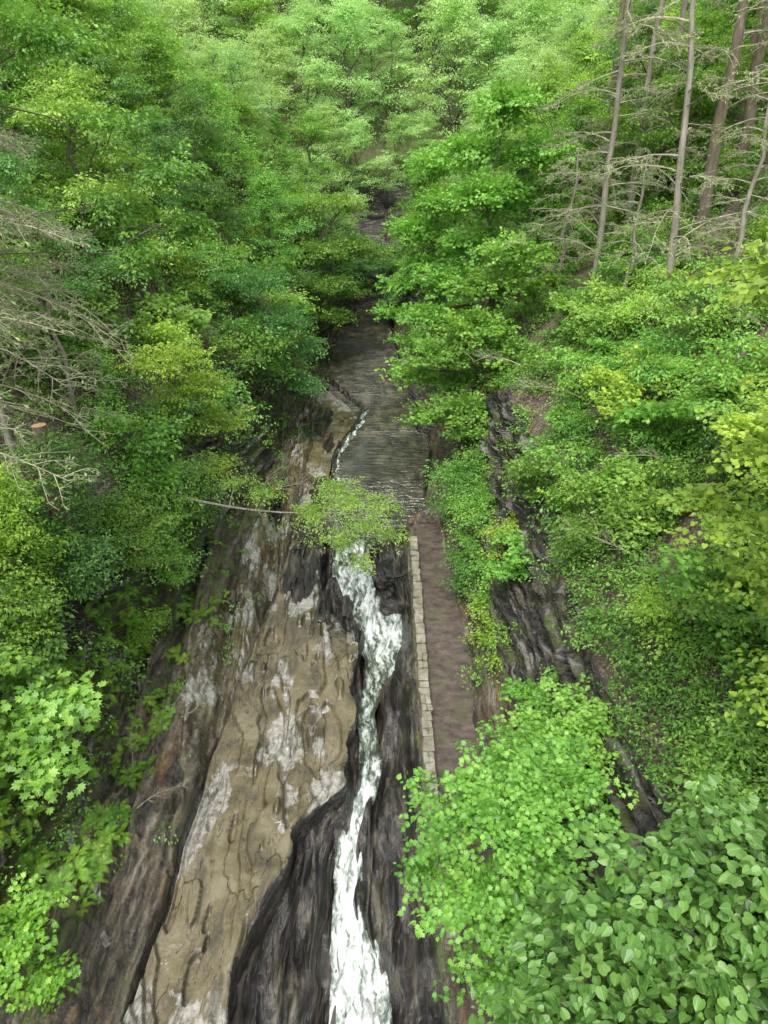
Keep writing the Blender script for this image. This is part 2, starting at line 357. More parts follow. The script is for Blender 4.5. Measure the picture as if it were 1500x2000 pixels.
def saw(v): 
    f=v-np.floor(v);return np.where(f<.82,f/.82,(1-f)/.18)
k1=.2+1.3*fbm(X*0,Yg*.28,np.floor(zp/.62)*3.1,3,47)
k2=.3+1.2*fbm(X*0,Yg*.5,np.floor(zp/.2)*2.3,3,48)
st=.55*saw(zp/.62)*k1+.34*saw(zp/.2+.3)*k2+.14*saw(zp/.09)*k1+1.5*(fbm(X*.1,Yg*.22,zp*.35,3,44)-.5)+.12*(fbm(X*.5,Yg*2.5,zp*4,3,45)-.5)
sgn=np.where(X<0,1,-1)
wm=A_w*(1-far)
X+=wm*sgn*st*.6
zp2=Z+.8*(fbm(X*.2,Yg*.1,0,3,46)-.5)
Yd=Yg-far*(Y<108)[:,None]*(.9*saw(zp2/.9)+.4*saw(zp2/.35))
Pg=np.stack([X,Yd,Z],-1)
i=np.arange(R-1)[:,None]*Ncol;j=np.arange(Ncol-1)[None]
F=np.stack([i+j,i+j+1,i+Ncol+j+1,i+Ncol+j],-1).reshape(-1,4)
br=lambda a:np.broadcast_to(a,(R,Ncol)).copy()
farw=far*(Y<108)[:,None]
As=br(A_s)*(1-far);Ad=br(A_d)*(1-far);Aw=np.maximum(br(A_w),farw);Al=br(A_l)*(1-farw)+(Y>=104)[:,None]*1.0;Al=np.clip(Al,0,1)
As=np.clip(As+hm*(cid>4.5)*ip(Y,[15,20],[.0,1])[:,None]*(fbm(X*.7,Yg*.2,0,4,63)>.48),0,1)*(1-far)
Ad=np.clip(Ad+As*ip(Y,[8,22,27.5,31,60],[.3,.45,.8,.7,.6])[:,None]*(fbm(X*.8,Yg*.3,0,4,61)>.54),0,1)
moss=.25*br(A_l)+.28*br(A_w)+br(((cid>15.5)&(cid<17)).astype(float))*.32+.20*br(A_h)+.12+(Y>104)[:,None]*.6+.20*((cid>3.5)&(cid<4.6))
moss=moss+As*(-.12)
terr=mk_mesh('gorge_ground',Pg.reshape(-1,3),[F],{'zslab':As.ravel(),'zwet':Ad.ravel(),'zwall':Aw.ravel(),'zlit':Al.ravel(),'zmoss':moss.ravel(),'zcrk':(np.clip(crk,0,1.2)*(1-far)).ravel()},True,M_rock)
add('gorge_ground',terr,kind='structure',label='layered shale bedrock and steep slopes of a wooded gorge')
def gz(x,y):
    r=int(np.clip(np.searchsorted(Y,y),0,R-1));o=np.argsort(X[r]);return float(ip(x,X[r][o],Z[r][o]))
dU=np.gradient(Pg,axis=1);dV=np.gradient(Pg,axis=0)
NN=np.cross(dU,dV);AR=np.linalg.norm(NN,axis=-1);NN=NN/np.maximum(AR[...,None],1e-9)
def pick(w,n,rng):
    w=(w*AR).ravel();c=np.cumsum(w);c/=c[-1]
    idx=np.searchsorted(c,rng.random(n));return Pg.reshape(-1,3)[idx],NN.reshape(-1,3)[idx]
def inview(x,y,z,m=.12,r=0):
    dy=y*.891-(z-20)*.454;up=y*.454+(z-20)*.891
    if dy<.5: return False
    return abs(x)-r<dy*(.5625+m) and up-r<dy*(.75+m) and up+r>-dy*(.75+m)

# ---------------------------------------------------------------- water
def water_mat(name,foam):
    t=NT(name);P=t.pos()
    if foam:
        a=t.attr('foam')
        w=t.n('ShaderNodeVectorMath',{0:P,1:t.n('ShaderNodeVectorMath',{0:t.n('ShaderNodeTexNoise',{'Vector':P,'Scale':1.6,'Detail':3.0}).outputs['Color'],1:(.6,.9,.5)},operation='MULTIPLY').outputs[0]},operation='ADD').outputs[0]
        n1=t.noise(w,1,7,.62,(6,1.1,4));n2=t.noise(w,1,6,.68,(15,4,12))
        f=t.math('ADD',a,t.math('MULTIPLY',t.math('SUBTRACT',n1,.5),3.6))
        f=t.math('ADD',f,t.math('MULTIPLY',t.math('SUBTRACT',n2,.5),.9))
        c=t.ramp(f,[(.10,(.035,.042,.03)),(.36,(.13,.16,.125)),(.62,(.34,.39,.35)),(1.05,(.78,.82,.80))])
        r=t.ramp(f,[(.3,(.06,)*3),(.6,(.45,)*3)])
        h=t.math('ADD',n1,t.math('MULTIPLY',n2,.3))
        bp=t.n('ShaderNodeBump',{'Height':h,'Strength':.8,'Distance':.14})
    else:
        n1=t.noise(P,1,4,.55,(1.1,3.0,1));n2=t.noise(P,.9,8,.68,(1,.6,1));rp=t.ramp(t.noise(P,.18,3),[(.38,(.35,)*3),(.6,(1,)*3)])
        c=t.ramp(n2,[(.38,(.022,.024,.015)),(.5,(.055,.053,.034)),(.62,(.12,.112,.076))])
        r=.04
        bp=t.n('ShaderNodeBump',{'Height':n1,'Strength':t.math('MULTIPLY',rp,1.0),'Distance':.5})
    p=t.n('ShaderNodeBsdfPrincipled',{'Base Color':c,'Roughness':r,'Normal':bp.outputs[0]})
    if not foam: p.inputs['Specular IOR Level'].default_value=1.0
    t.t.links.new(p.outputs[0],t.out.inputs[0]);return t.m
M_foam=water_mat('white_water',True);M_pool=water_mat('pool_surface',False)
yy=np.arange(7,30.2,.04);nc=44
u=np.linspace(0,1,nc)[None]
a=ip(yy,Y,sL)[:,None]-.16;b=ip(yy,Y,sR)[:,None]+.16
wx=a+(b-a)*u;wy=np.repeat(yy[:,None],nc,1)
chop=ip(yy,[7,12,14,17,20,22,24,27,29,30.2],[.36,.30,.26,.22,.14,.12,.22,.40,.2,.02])[:,None]
wzg=ip(yy,Y,sz)[:,None]+chop*(1.7*(fbm(wx*2.2,wy*.8,0,3,71)-.5)+.7*(fbm(wx*6,wy*2.2,0,3,72)-.5))+.06
fo=ip(yy,[7,12,13,15,17.5,20,21.5,23,25,28,29.3,29.9],[1.05,1.0,.88,.80,.62,.50,.28,.38,.70,.86,.6,.0])[:,None]*np.ones((1,nc))-.55*np.abs(2*u-1)**3+.8*(fbm(wx*1.5,wy*.5,0,3,74)-.5)
ii=np.arange(len(yy)-1)[:,None]*nc;jj=np.arange(nc-1)[None]
WF=np.stack([ii+jj,ii+jj+1,ii+nc+jj+1,ii+nc+jj],-1).reshape(-1,4)
add('stream_water',mk_mesh('stream_water',np.stack([wx,wy,wzg],-1).reshape(-1,3),[WF],{'foam':fo.ravel()},True,M_foam),kind='structure',label='white cascading stream rushing through a narrow rock channel')
yy=np.concatenate([np.arange(29.55,93.4,.8)]);a=ip(yy,Y,sL)-.25-.9*ip(yy,[40,52],[0,1]);b=ip(yy,Y,sR)+.3
V=np.concatenate([np.stack([a,yy,0*yy+3.02],-1),np.stack([b,yy,0*yy+3.02],-1)]);m=len(yy)
F2=np.array([[k,k+m,k+m+1,k+1] for k in range(m-1)])
add('pool_water',mk_mesh('pool_water',V,[F2],None,True,M_pool),kind='structure',label='calm olive brown pool above the cascade')
yy=np.arange(35.5,51,.08);cx=ip(yy,Y,sL)+.05+.5*(fbm(yy*.8,0*yy,0,3,83)-.5);wd=.02+.34*np.clip(fbm(yy*1.3,0*yy,0,4,80)-.3,0,1)*1.6
us=np.linspace(-1,1,6)[None]
V=np.stack([cx[:,None]+us*wd[:,None]*.8,np.repeat(yy[:,None],6,1),3.10+.06*(fbm(cx[:,None]*6+us*3,yy[:,None]*5,0,3,81)-.5)-.05*np.abs(us)],-1).reshape(-1,3)
ii=np.arange(len(yy)-1)[:,None]*6;jj=np.arange(5)[None]
WF=np.stack([ii+jj,ii+jj+1,ii+6+jj+1,ii+6+jj],-1).reshape(-1,4)
add('ledge_water',mk_mesh('ledge_water',V,[WF],{'foam':np.full(len(V),.5)},True,M_foam),kind='structure',label='thin line of foam spilling over a rock ledge')

# ---------------------------------------------------------------- path and parapet
def stone_mat(name,a,b,c,sc,rough=.7,sv=None):
    t=NT(name);P=t.pos();n1=t.noise(P,sc,7,.7,sv);n2=t.noise(P,22,5,.75);n3=t.noise(P,1.1,4)
    cc=t.ramp(t.math('ADD',t.math('MULTIPLY',n1,.7),t.math('MULTIPLY',n2,.3)),[(.38,a),(.5,b),(.62,c)])
    cc=t.mix(t.math('MULTIPLY',t.ramp(n3,[(.5,(0,)*3),(.65,(1,)*3)]),.35),cc,(.09,.11,.04))
    bp=t.n('ShaderNodeBump',{'Height':t.math('ADD',n1,t.math('MULTIPLY',n2,.4)),'Strength':.6,'Distance':.05})
    p=t.n('ShaderNodeBsdfPrincipled',{'Base Color':cc,'Roughness':rough,'Normal':bp.outputs[0]})
    t.t.links.new(p.outputs[0],t.out.inputs[0]);return t.m
M_path=stone_mat('path_stone',(.04,.030,.025),(.085,.065,.053),(.14,.11,.092),1.0,.22,(2,3.2,2))
M_cap=stone_mat('coping_stone',(.13,.12,.085),(.25,.235,.175),(.36,.34,.285),3.0,.8)
M_wall=stone_mat('parapet_stone',(.06,.055,.035),(.14,.13,.09),(.25,.23,.18),3.0,.8)
yy=np.arange(-4,31,.1);nc=14;u=np.linspace(0,1,nc)[None]
a=(f_wL(yy)-.08)[:,None];b=(np.array([ip(v,Y,wR) for v in yy])+.1)[:,None]
px=a+(b-a)*u+.25*(fbm(yy[:,None]*1.2,u*2,0,4,90)-.5)*(u>.9)
pz=(f_wz(yy)[:,None]+.012+.05*(fbm(px*1.5,yy[:,None]*1.5,0,4,91)-.5)+.05*u**6)
ii=np.arange(len(yy)-1)[:,None]*nc;jj=np.arange(nc-1)[None]
WF=np.stack([ii+jj,ii+jj+1,ii+nc+jj+1,ii+nc+jj],-1).reshape(-1,4)
add('stone_path',mk_mesh('stone_path',np.stack([px,np.repeat(yy[:,None],nc,1),pz],-1).reshape(-1,3),[WF],None,True,M_path),kind='structure',label='damp brown stone footpath beside the stream')
def boxes(lst,rng,j=.02):
    Vs=[];Fs=[]
    base=np.array([(x,y,z) for z in(-.5,.5) for y in(-.5,.5) for x in(-.5,.5)])
    bf=np.array([[0,2,3,1],[4,5,7,6],[0,1,5,4],[2,6,7,3],[0,4,6,2],[1,3,7,5]])
    for c,s,ang in lst:
        v=base*np.array(s)+rng.normal(0,j,(8,3));ca,sa=math.cos(ang),math.sin(ang)
        v=np.stack([v[:,0]*ca-v[:,1]*sa,v[:,0]*sa+v[:,1]*ca,v[:,2]],-1)+np.array(c)
        Fs.append(bf+8*len(Vs));Vs.append(v)
    return np.concatenate(Vs),np.concatenate(Fs)
caps=[];body=[]
y=10.8
while y<28.8:
    l=rng.uniform(.28,.75);yc=y+l/2;x=float(f_wL(yc))-.25+rng.normal(0,.012);z=float(f_wz(yc))
    if rng.random()<.4 and l>.3:
        caps.append(((x-.09,yc,z+.36+rng.normal(0,.01)),(.18,l-.015,.12),rng.normal(0,.03)));caps.append(((x+.09,yc,z+.36+rng.normal(0,.01)),(.17,l-.03,.12),rng.normal(0,.03)))
    else: caps.append(((x,yc,z+.36+rng.normal(0,.01)),(.36+rng.normal(0,.02),l-.015,.12),rng.normal(0,.03)))
    y+=l
for lv in range(6):
    y=10.8+rng.uniform(0,.3)
    while y<28.7:
        l=rng.uniform(.25,.6);yc=y+l/2;x=float(f_wL(yc))-.25;z=float(f_wz(yc))+.22-lv*.17
        body.append(((x-.01*lv,yc,z+rng.normal(0,.01)),(.33+rng.normal(0,.03),l-.02,.16),rng.normal(0,.03)));y+=l
par=add('stone_wall',None,loc=(0,0,0),label='low dry stone parapet edging the footpath above the stream',category='wall')
for nm,ls,mt in(('coping',caps,M_cap),('masonry',body,M_wall)):
    V,Fb=boxes(ls,rng,.018);o=add(nm,mk_mesh(nm,V,[Fb],None,False,mt),parent=par)
    md=o.modifiers.new('bevel','BEVEL');md.width=.022;md.segments=2

# ---------------------------------------------------------------- plant prototypes
def tree_proto(seed,mat,H=10,R0=3.2,ns=480,L=36,leaf=.17,T=T_simple,bark=M_bark,rad=.75,low=.22,layer=False):
    r=np.random.default_rng(seed)
    lobes=[]
    nl=30
    for q in range(nl):
        h=low+(1-low)*(q+.5)/nl
        env=math.sin(math.pi*min(1,(h-low)/(1-low)*.82+.2))
        ang=q*2.4+r.normal(0,.5);rr=R0*env*r.uniform(.2,1.35)
        s=r.uniform(.45,1.4)*R0*.32
        lobes.append(((rr*math.cos(ang),rr*math.sin(ang),H*h+r.normal(0,.5)),(s*1.3,s*1.3,s*(.33 if layer else .48))))
    cm,C,k,lc=crown_mesh('crown',r,lobes,ns,L,leaf,rad,T,mat,.36,.1)
    tp=np.array([(r.normal(0,.12)*t*3,r.normal(0,.12)*t*3,H*.93*t-.8*(t==0)) for t in np.linspace(0,1,9)])
    tr=np.linspace(.2,.03,9)*H/10
    V,Fq=tubes(limb_list(r,tp,tr,lobes,C,k,.1),5)
    return mk_mesh('trunk',V,[Fq],None,True,bark),cm
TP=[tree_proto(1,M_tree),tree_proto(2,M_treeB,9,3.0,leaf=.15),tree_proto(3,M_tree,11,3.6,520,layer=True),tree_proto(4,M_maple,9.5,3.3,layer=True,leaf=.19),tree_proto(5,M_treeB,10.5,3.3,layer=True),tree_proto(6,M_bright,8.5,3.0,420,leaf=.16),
 tree_proto(7,M_far_haze,11,4.0,480,36,.17,rad=.8),tree_proto(8,M_far_haze,12,4.0,480,36,.17,rad=.8,layer=True)]
def shrub_proto(seed,mat,R0=1.2,H=1.5,ns=80,L=30,leaf=.12,T=T_simple):
    r=np.random.default_rng(seed);lobes=[]
    for q in range(9):
        a=q*1.1+r.normal(0,.3);rr=R0*.8*r.uniform(.2,1.2)
        s=R0*r.uniform(.22,.48);lobes.append(((rr*math.cos(a),rr*math.sin(a),H*r.uniform(.2,1.1)),(s,s,s*.4)))
    cm,C,k,lc=crown_mesh('foliage',r,lobes,ns,L,leaf,.5,T,mat,.35,.1)
    L_=[]
    for q in range(0,ns,3):
        e=C[q];L_.append((bez((r.normal(0,.06),r.normal(0,.06),-.3),(e[0]*.4,e[1]*.4,e[2]*.7),e,4),np.linspace(.018,.005,4)))
    V,Fq=tubes(L_,4);return mk_mesh('stem',V,[Fq],None,True,M_bark),cm
SP=[shrub_proto(21,M_under),shrub_proto(22,M_treeB,leaf=.10,L=40),shrub_proto(23,M_maple,leaf=.14,T=T_maple),shrub_proto(24,M_tree,1.3,2.1),shrub_proto(25,M_bright,1.1,1.6,leaf=.11),shrub_proto(26,M_maple,1.4,1.6,110,34,.13)]
def place(proto,parts,name,loc,sc,rot,tilt=(0,0),**kw):
    e=add(name,None,loc=loc);e.rotation_euler=(tilt[0],tilt[1],rot);e.scale=(sc,sc,sc)
    e.empty_display_size=.3
    for k,v in kw.items(): e[k]=v
    for p,me in zip(parts,proto): add(p,me,parent=e)
    return e
pts=[]
def ok(x,y,d): 
    return all((x-a)**2+(y-b)**2>d*d for a,b in pts)
labs=['tall leafy maple tree growing on the steep gorge slope','dense green beech tree rooted on the wooded hillside']
cnt=0
TK=dict(category='tree',group='trees covering the gorge slopes')
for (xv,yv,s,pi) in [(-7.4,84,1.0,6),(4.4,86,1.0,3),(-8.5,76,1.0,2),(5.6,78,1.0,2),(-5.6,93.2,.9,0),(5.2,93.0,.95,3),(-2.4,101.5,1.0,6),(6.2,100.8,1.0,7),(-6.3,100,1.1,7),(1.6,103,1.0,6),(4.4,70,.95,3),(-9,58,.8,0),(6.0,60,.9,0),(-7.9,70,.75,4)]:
    pts.append((xv,yv));z=gz(xv,yv)
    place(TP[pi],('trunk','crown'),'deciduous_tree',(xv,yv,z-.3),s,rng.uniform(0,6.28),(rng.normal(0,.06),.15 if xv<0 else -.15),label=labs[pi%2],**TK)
for tr_ in range(16000):
    if cnt>=185: break
    side=rng.random()
    yv=rng.uniform(16,142)
    if yv>100: xv=rng.uniform(-52,52)
    elif side<.5: xv=-rng.uniform(13.5,44)
    else: xv=rng.uniform(11,44)
    z=gz(xv,yv)
    if not inview(xv,yv,z+5,.02,3): continue
    if xv>0 and yv<50 and xv<26 and (xv<13 or yv<36 or rng.random()<.93): continue
    if xv<-10 and yv<26 and rng.random()<.5: continue
    near=abs(xv)<24 and yv<98
    if not ok(xv,yv,3.9 if near else 6.0): continue
    if yv>96 and abs(xv-1.7)<4 and yv<102: continue
    pts.append((xv,yv));cnt+=1
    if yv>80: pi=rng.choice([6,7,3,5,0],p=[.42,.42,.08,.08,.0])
    elif xv<0: pi=rng.choice([0,1,2,4,5,3],p=[.25,.1,.22,.11,.14,.18])
    else: pi=rng.choice([0,2,3,4,5],p=[.25,.2,.35,.05,.15])
    s=rng.uniform(.75,1.15)*(1.0 if yv>30 else .8)*(rng.uniform(1.3,1.7) if yv>98 else 1)
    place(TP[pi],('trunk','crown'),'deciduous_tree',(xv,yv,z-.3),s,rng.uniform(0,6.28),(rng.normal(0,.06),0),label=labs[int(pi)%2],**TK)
# shrubs
cidg=br(cid)
def scat(w,n,smin,smax,probs,lean=.3):
    P_,N_=pick(w,n*3,rng);c=0
    for p in P_:
        if c>=n: break
        if not inview(p[0],p[1],p[2]+.5,.02,1): continue
        c+=1
        s=rng.uniform(smin,smax)*(1+p[1]*.006)
        pi=rng.choice(6,p=probs)
        place(SP[pi],('stem','foliage'),'shrub',p-np.array([0,0,.1]),s,rng.uniform(0,6.28),(rng.normal(0,.15),(lean if p[0]<0 else -lean)*rng.random()),label='leafy green shrub clinging to the gorge side',category='shrub',group='shrubs on the gorge sides')
wsh=np.zeros((R,Ncol))
wsh[(cidg>1.6)&(cidg<3.3)]=1.0;wsh[(cidg>3.3)&(cidg<4)]=.12
wsh*=((Yg>7)&(Yg<92))*ip(Y,[7,30,92],[1.4,1,.5])[:,None]*(fbm(X*.35,Yg*.35,0,3,95)>.36)
scat(wsh,120,.7,1.5,[.22,.12,.14,.2,.17,.15])
wsh=np.zeros((R,Ncol))
wsh[(cidg>22.12)&(cidg<23.5)]=1
wsh[(cidg>19.4)&(cidg<20.7)&(Yg>29)]=.3
wsh[(cidg>20.8)&(cidg<22.1)]=.05
wsh[(cidg>21)&(cidg<22.4)&(Yg>31)]=.5
wsh*=((Yg>7)&(Yg<60))*ip(Y,[7,15,30,60],[2.0,1.8,1,.5])[:,None]*(fbm(X*.5,Yg*.5,0,3,95)>.42)
scat(wsh,145,.5,1.1,[.25,.03,.22,.2,.1,.2],.2)

# undergrowth
wu=np.zeros((R,Ncol));wu[(cidg>1)&(cidg<3.2)]=.8;wu[(cidg>22.0)&(cidg<23.7)]=1.3;wu[(cidg>=3.2)&(cidg<4.2)]=.35;wu[(cidg>19)&(cidg<22.0)]=.22
wu[(cidg>4.2)&(cidg<4.9)]=.12
wu*=((Yg>6)&(Yg<80))
th=np.where(cidg>22.0,.42,np.where(cidg<3.2,.36,.54))
wu*=(fbm(X*.7,Yg*.7,Z*.5,4,96)>th)
dist=np.sqrt(X**2+Yg**2+(Z-20)**2)
dyc=Yg*.891-(Z-20)*.454
wu*=(np.abs(X)<dyc*.62+1)*np.clip(22/dist,0,1.6)**1.3
Pu,Nu=pick(wu,12000,rng)
O=norm(Nu*np.array([1,1,.2])+rng.normal(0,.25,Nu.shape))
O=np.where(Nu[:,2:3]<0,-O,O)
up=np.where(Nu[:,2:3]<0,-Nu,Nu)
C=Pu+up*rng.uniform(.02,.6,(len(Pu),1))
dd=np.linalg.norm(C-np.array([0,0,20.]),axis=1)
p,d_,n_,s_,tn=sprays(rng,C,O,28,np.clip(.3+.006*dd,.3,.7),.095,.3)
s_=s_*np.repeat(np.clip(.8+dd*.012,.8,1.7)*rng.uniform(.75,1.3,len(C)),28)
tn=tn+.7*(fbm(p[:,0]*.5,p[:,1]*.5,p[:,2]*.5,3,99)-.5)
V,FL,luv,kk=leaf_geo(T_simple,p,d_,n_,s_)
add('undergrowth',mk_mesh('undergrowth',V,FL,{'tone':np.repeat(tn,kk)},False,M_under),kind='stuff',label='tangled leafy undergrowth carpeting the gorge slopes',category='undergrowth')
def fern_proto(seed):
    r=np.random.default_rng(seed);P_=[];D_=[];N_=[];S_=[];st=[]
    for f in range(10):
        a=f*.57*1.1+r.normal(0,.15);Lf=r.uniform(.45,.75);o=np.array([math.cos(a),math.sin(a),0]);
        t=np.linspace(.12,1,24);el=r.uniform(.5,1.0)
        c=o*(t*Lf)[:,None]+np.array([0,0,1.])*(Lf*(el*t-.75*t**2.2))[:,None]
        st.append((c[::4],np.linspace(.006,.002,len(c[::4]))))
        tg=norm(np.gradient(c,axis=0));b=norm(np.cross(tg,[0,0,1.]));n=np.cross(b,tg)
        for sg in(-1,1):
            P_.append(c);D_.append(b*sg+tg*.35);N_.append(n+r.normal(0,.2,n.shape));S_.append(.13*Lf/.6*np.sin(np.pi*(t*.85+.12))+.012)
    P_,D_,N_,S_=[np.concatenate(v) for v in(P_,D_,N_,S_)]
    V,FL,l,kk=leaf_geo((np.array([(-.07,0,0),(.07,0,0),(.07,.55,.01),(0,1,-.04),(-.07,.55,.01)]),[[0,1,2,3,4]]),P_,D_,N_,S_)
    me=mk_mesh('frond',V,FL,{'tone':np.repeat(r.normal(.45,.2,len(P_)),kk)},False,M_fern)
    V,Fq=tubes(st,3);return mk_mesh('stem',V,[Fq],{'tone':np.full(len(V),.2)},True,M_fern),me
FP=[fern_proto(1),fern_proto(2)]
wf=np.zeros((R,Ncol));wf[(cidg>3.35)&(cidg<4.55)]=1;wf[(cidg>18.9)&(cidg<20)]=.2
wf*=(Yg>8)&(Yg<28);wf*=(fbm(X*.6,Yg*.6,0,3,97)>.46)*ip(Y,[8,14,18,30],[4,3,1.2,.3])[:,None]
Pf,_=pick(wf,900,rng);c=0
for q in range(900):
    if c>=260: break
    if not inview(*Pf[q],.0,.3): continue
    c+=1
    place(FP[q%2],('stem','frond'),'fern',Pf[q],rng.uniform(.45,.9),rng.uniform(0,6.28),(rng.normal(0,.15),.3 if Pf[q][0]<0 else -.3),label='bright green fern growing from wet shale',category='fern',group='ferns on the wet shale')

# ---------------------------------------------------------------- hero trees
def hero(name,label,cat,ground,lobes,ns,L,leaf,rad,T,mat,bark=M_bark,tr=.12,droop=.25,jit=.36,mid=None,seed=0,inner=.35,gdz=-.3,tip=False,frac=.3,end=None):
    r=np.random.default_rng(seed+100)
    g=np.array([ground[0],ground[1],gz(*ground)+gdz]) if len(ground)==2 else np.array(ground,float)
    lob=[(np.array(c,float)-g,q) for c,q in lobes]
    cm,C,k,lc=crown_mesh('crown',r,lob,ns,L,leaf,rad,T,mat,droop,inner,jit)
    top=lc.mean(0) if end is None else np.array(end,float)-g
    m=np.array(mid,float)-g if mid is not None else np.array([top[0]*.35,top[1]*.35,top[2]*.6])
    tp=bez((0,0,0),m,top,9);V,Fq=tubes(limb_list(r,tp,np.linspace(tr,tr*.25,9),lob,C,k,frac,tip),6)
    e=add(name,None,loc=g,label=label,category=cat)
    add('trunk',mk_mesh('trunk',V,[Fq],None,True,bark),parent=e);add('crown',cm,parent=e)
    return e
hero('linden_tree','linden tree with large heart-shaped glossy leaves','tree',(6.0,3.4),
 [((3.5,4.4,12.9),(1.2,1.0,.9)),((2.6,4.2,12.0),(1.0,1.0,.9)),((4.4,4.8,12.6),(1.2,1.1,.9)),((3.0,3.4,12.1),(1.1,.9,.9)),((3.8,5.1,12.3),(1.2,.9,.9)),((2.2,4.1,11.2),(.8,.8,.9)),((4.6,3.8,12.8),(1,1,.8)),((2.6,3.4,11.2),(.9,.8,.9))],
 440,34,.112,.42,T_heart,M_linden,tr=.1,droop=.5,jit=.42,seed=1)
hero('maple_tree','bright green maple tree leaning over the footpath','tree',(4.4,9.8),
 [((2.4,9.8,8.0),(1.4,1.3,.35)),((1.5,10.3,7.2),(.9,1.1,.3)),((2.8,11.3,7.7),(1.3,1.2,.3)),((2.0,8.8,7.0),(1.2,1.0,.35)),((3.7,10.4,8.4),(1.2,1.2,.35)),((1.1,9.4,6.5),(.7,.7,.25)),((2.9,8.6,6.2),(1.0,.9,.35)),((2.3,8.0,5.2),(.8,.7,.35)),((3.3,9.4,7.2),(1.0,.9,.3))],
 310,42,.12,.5,T_maple,M_maple,tr=.11,droop=.25,seed=2,inner=.1)
hero('maple_tree','spreading green maple beside the rock wall','tree',(6.0,12.9),
 [((4.7,12.7,7.0),(1.1,1.1,.35)),((5.3,13.4,7.4),(1.0,1.0,.3)),((4.3,14.1,6.0),(.9,.9,.3)),((3.5,12.9,5.4),(.7,.8,.3))],
 150,40,.12,.48,T_maple,M_maple,tr=.1,seed=3,inner=.1)
hero('leaning_tree','slender leaning tree with feathery canopy hanging over the cascade','tree',(-10.2,24.6),
 [((-1.5,24.4,8.0),(1.3,1.2,.30)),((-.2,24.9,7.7),(.9,1.0,.25)),((-2.7,24.0,7.7),(.9,.9,.25)),((-1.7,22.9,7.2),(1.0,.6,.25)),((.1,23.7,7.1),(.9,.6,.25)),((-.7,23.5,7.5),(.8,.8,.3)),((-2.0,25.4,8.3),(1.0,.8,.25)),((-4.8,24.8,8.3),(.9,.7,.25)),((-6.0,25.2,8.6),(.8,.7,.25)),((-.9,22.2,6.7),(.5,.4,.2))],
 360,36,.09,.5,T_simple,M_maple,bark=M_pale,tr=.075,droop=.38,mid=(-6.2,24.2,7.4),seed=4,tip=True,frac=.2,end=(-2.0,24.1,7.7),inner=.0)
hero('linden_tree','young tree with drooping yellow green leaves','tree',(9.8,8.6),
 [((5.2,9.3,18.7),(.9,1.0,.35)),((6.1,9.0,17.6),(1.1,1.0,.45)),((6.4,9.6,19.1),(.9,.9,.4)),((5.9,9.4,16.2),(1.0,1.0,.5)),((6.8,8.6,15.0),(1.1,1.0,.6)),((5.6,10.2,14.9),(.7,.8,.4)),((6.8,10,13.5),(1.0,1.0,.6)),((6.8,8.6,12.4),(.9,.9,.5))],
 270,24,.11,.45,T_heart,M_lindy,tr=.07,droop=.5,seed=5,inner=.1)
hero('linden_tree','small tree with light green oval leaves on the slope','tree',(10.4,12.5),
 [((8.0,12.5,14.6),(1.2,1.2,.4)),((8.7,12.0,13.2),(1.3,1.2,.4)),((7.8,13.2,12.8),(.9,1.0,.3)),((8.8,13.6,15.5),(1.1,1.2,.4)),((8.5,11.0,11.8),(1.0,1,.4))],
 160,30,.12,.48,T_simple,M_bright,tr=.07,droop=.35,seed=6,inner=.1)
for q,(cx,cy,cz,s,mt) in enumerate([(9.6,19,14.8,1.3,M_maple),(8.8,23,13.4,1.2,M_bright),(10.8,24,16.2,1.4,M_tree),(8.8,28,12.8,1.3,M_maple),(10.8,29.5,15.3,1.5,M_maple),(9.8,16,14.2,1.0,M_bright),(8.0,31.5,11.6,1.3,M_tree),(10.0,33.5,14.0,1.6,M_maple),(8.8,20.8,12.3,.8,M_maple),(9.0,14.0,12.2,.8,M_tree),(7.5,26.0,11.2,.7,M_maple),(7.6,18.2,10.9,.6,M_under)]):
    hero('young_maple_tree','young layered maple sapling on the leaf littered slope','tree',(cx+.7,cy+.4),
     [((cx,cy,cz),(s,s,s*.25)),((cx-.5*s,cy-.6*s,cz-.55*s),(s*.8,s*.8,s*.2)),((cx+.5*s,cy+.3,cz+.5*s),(s*.8,s*.8,s*.2)),((cx-.7*s,cy+.6*s,cz-.1),(s*.7,s*.7,s*.2)),((cx+.8*s,cy-.6*s,cz-.5*s),(s*.8,s*.8,s*.2))],
     int(60+45*s),32,.14,.5,T_maple if q%2 else T_simple,mt,tr=.05,droop=.3,seed=60+q,inner=.0)
hero('maple_tree','large maple with layered boughs overhanging the pool','tree',(7.5,46),
 [((5.9,46,15.5),(2.4,2.4,.8)),((4.2,45,13.4),(2.0,2.2,.7)),((7.4,47,18),(2.6,2.4,.9)),((6.0,44,18.5),(2.1,2.1,.7)),((5.4,47.5,20.8),(2.2,2.2,.8)),((8.4,44,14.5),(2.2,2.0,.8)),((3.0,44,11.6),(1.7,1.8,.5)),((7.0,45,23),(2.0,2,.8)),((9.5,46,20.5),(2.2,2,.8))],
 850,38,.2,.8,T_maple,M_maple,tr=.25,seed=7)
hero('maple_tree','bushy maple tree leaning out above the pool edge','tree',(6.2,37),
 [((3.3,37,10.8),(1.8,1.8,.6)),((1.6,37.8,9.6),(1.3,1.5,.45)),((4.7,36.5,12.4),(1.8,1.8,.6)),((4.2,38,9.0),(1.7,1.6,.6)),((6.2,36.2,11.0),(1.8,1.6,.7)),((5.6,38.6,14.3),(1.8,1.8,.6)),((4.6,34.6,8.6),(1.4,1.3,.5)),((2.4,35.8,7.9),(1.2,1.2,.4)),((6.9,38,16),(1.6,1.6,.6))],
 600,38,.17,.65,T_maple,M_maple,tr=.17,seed=8)
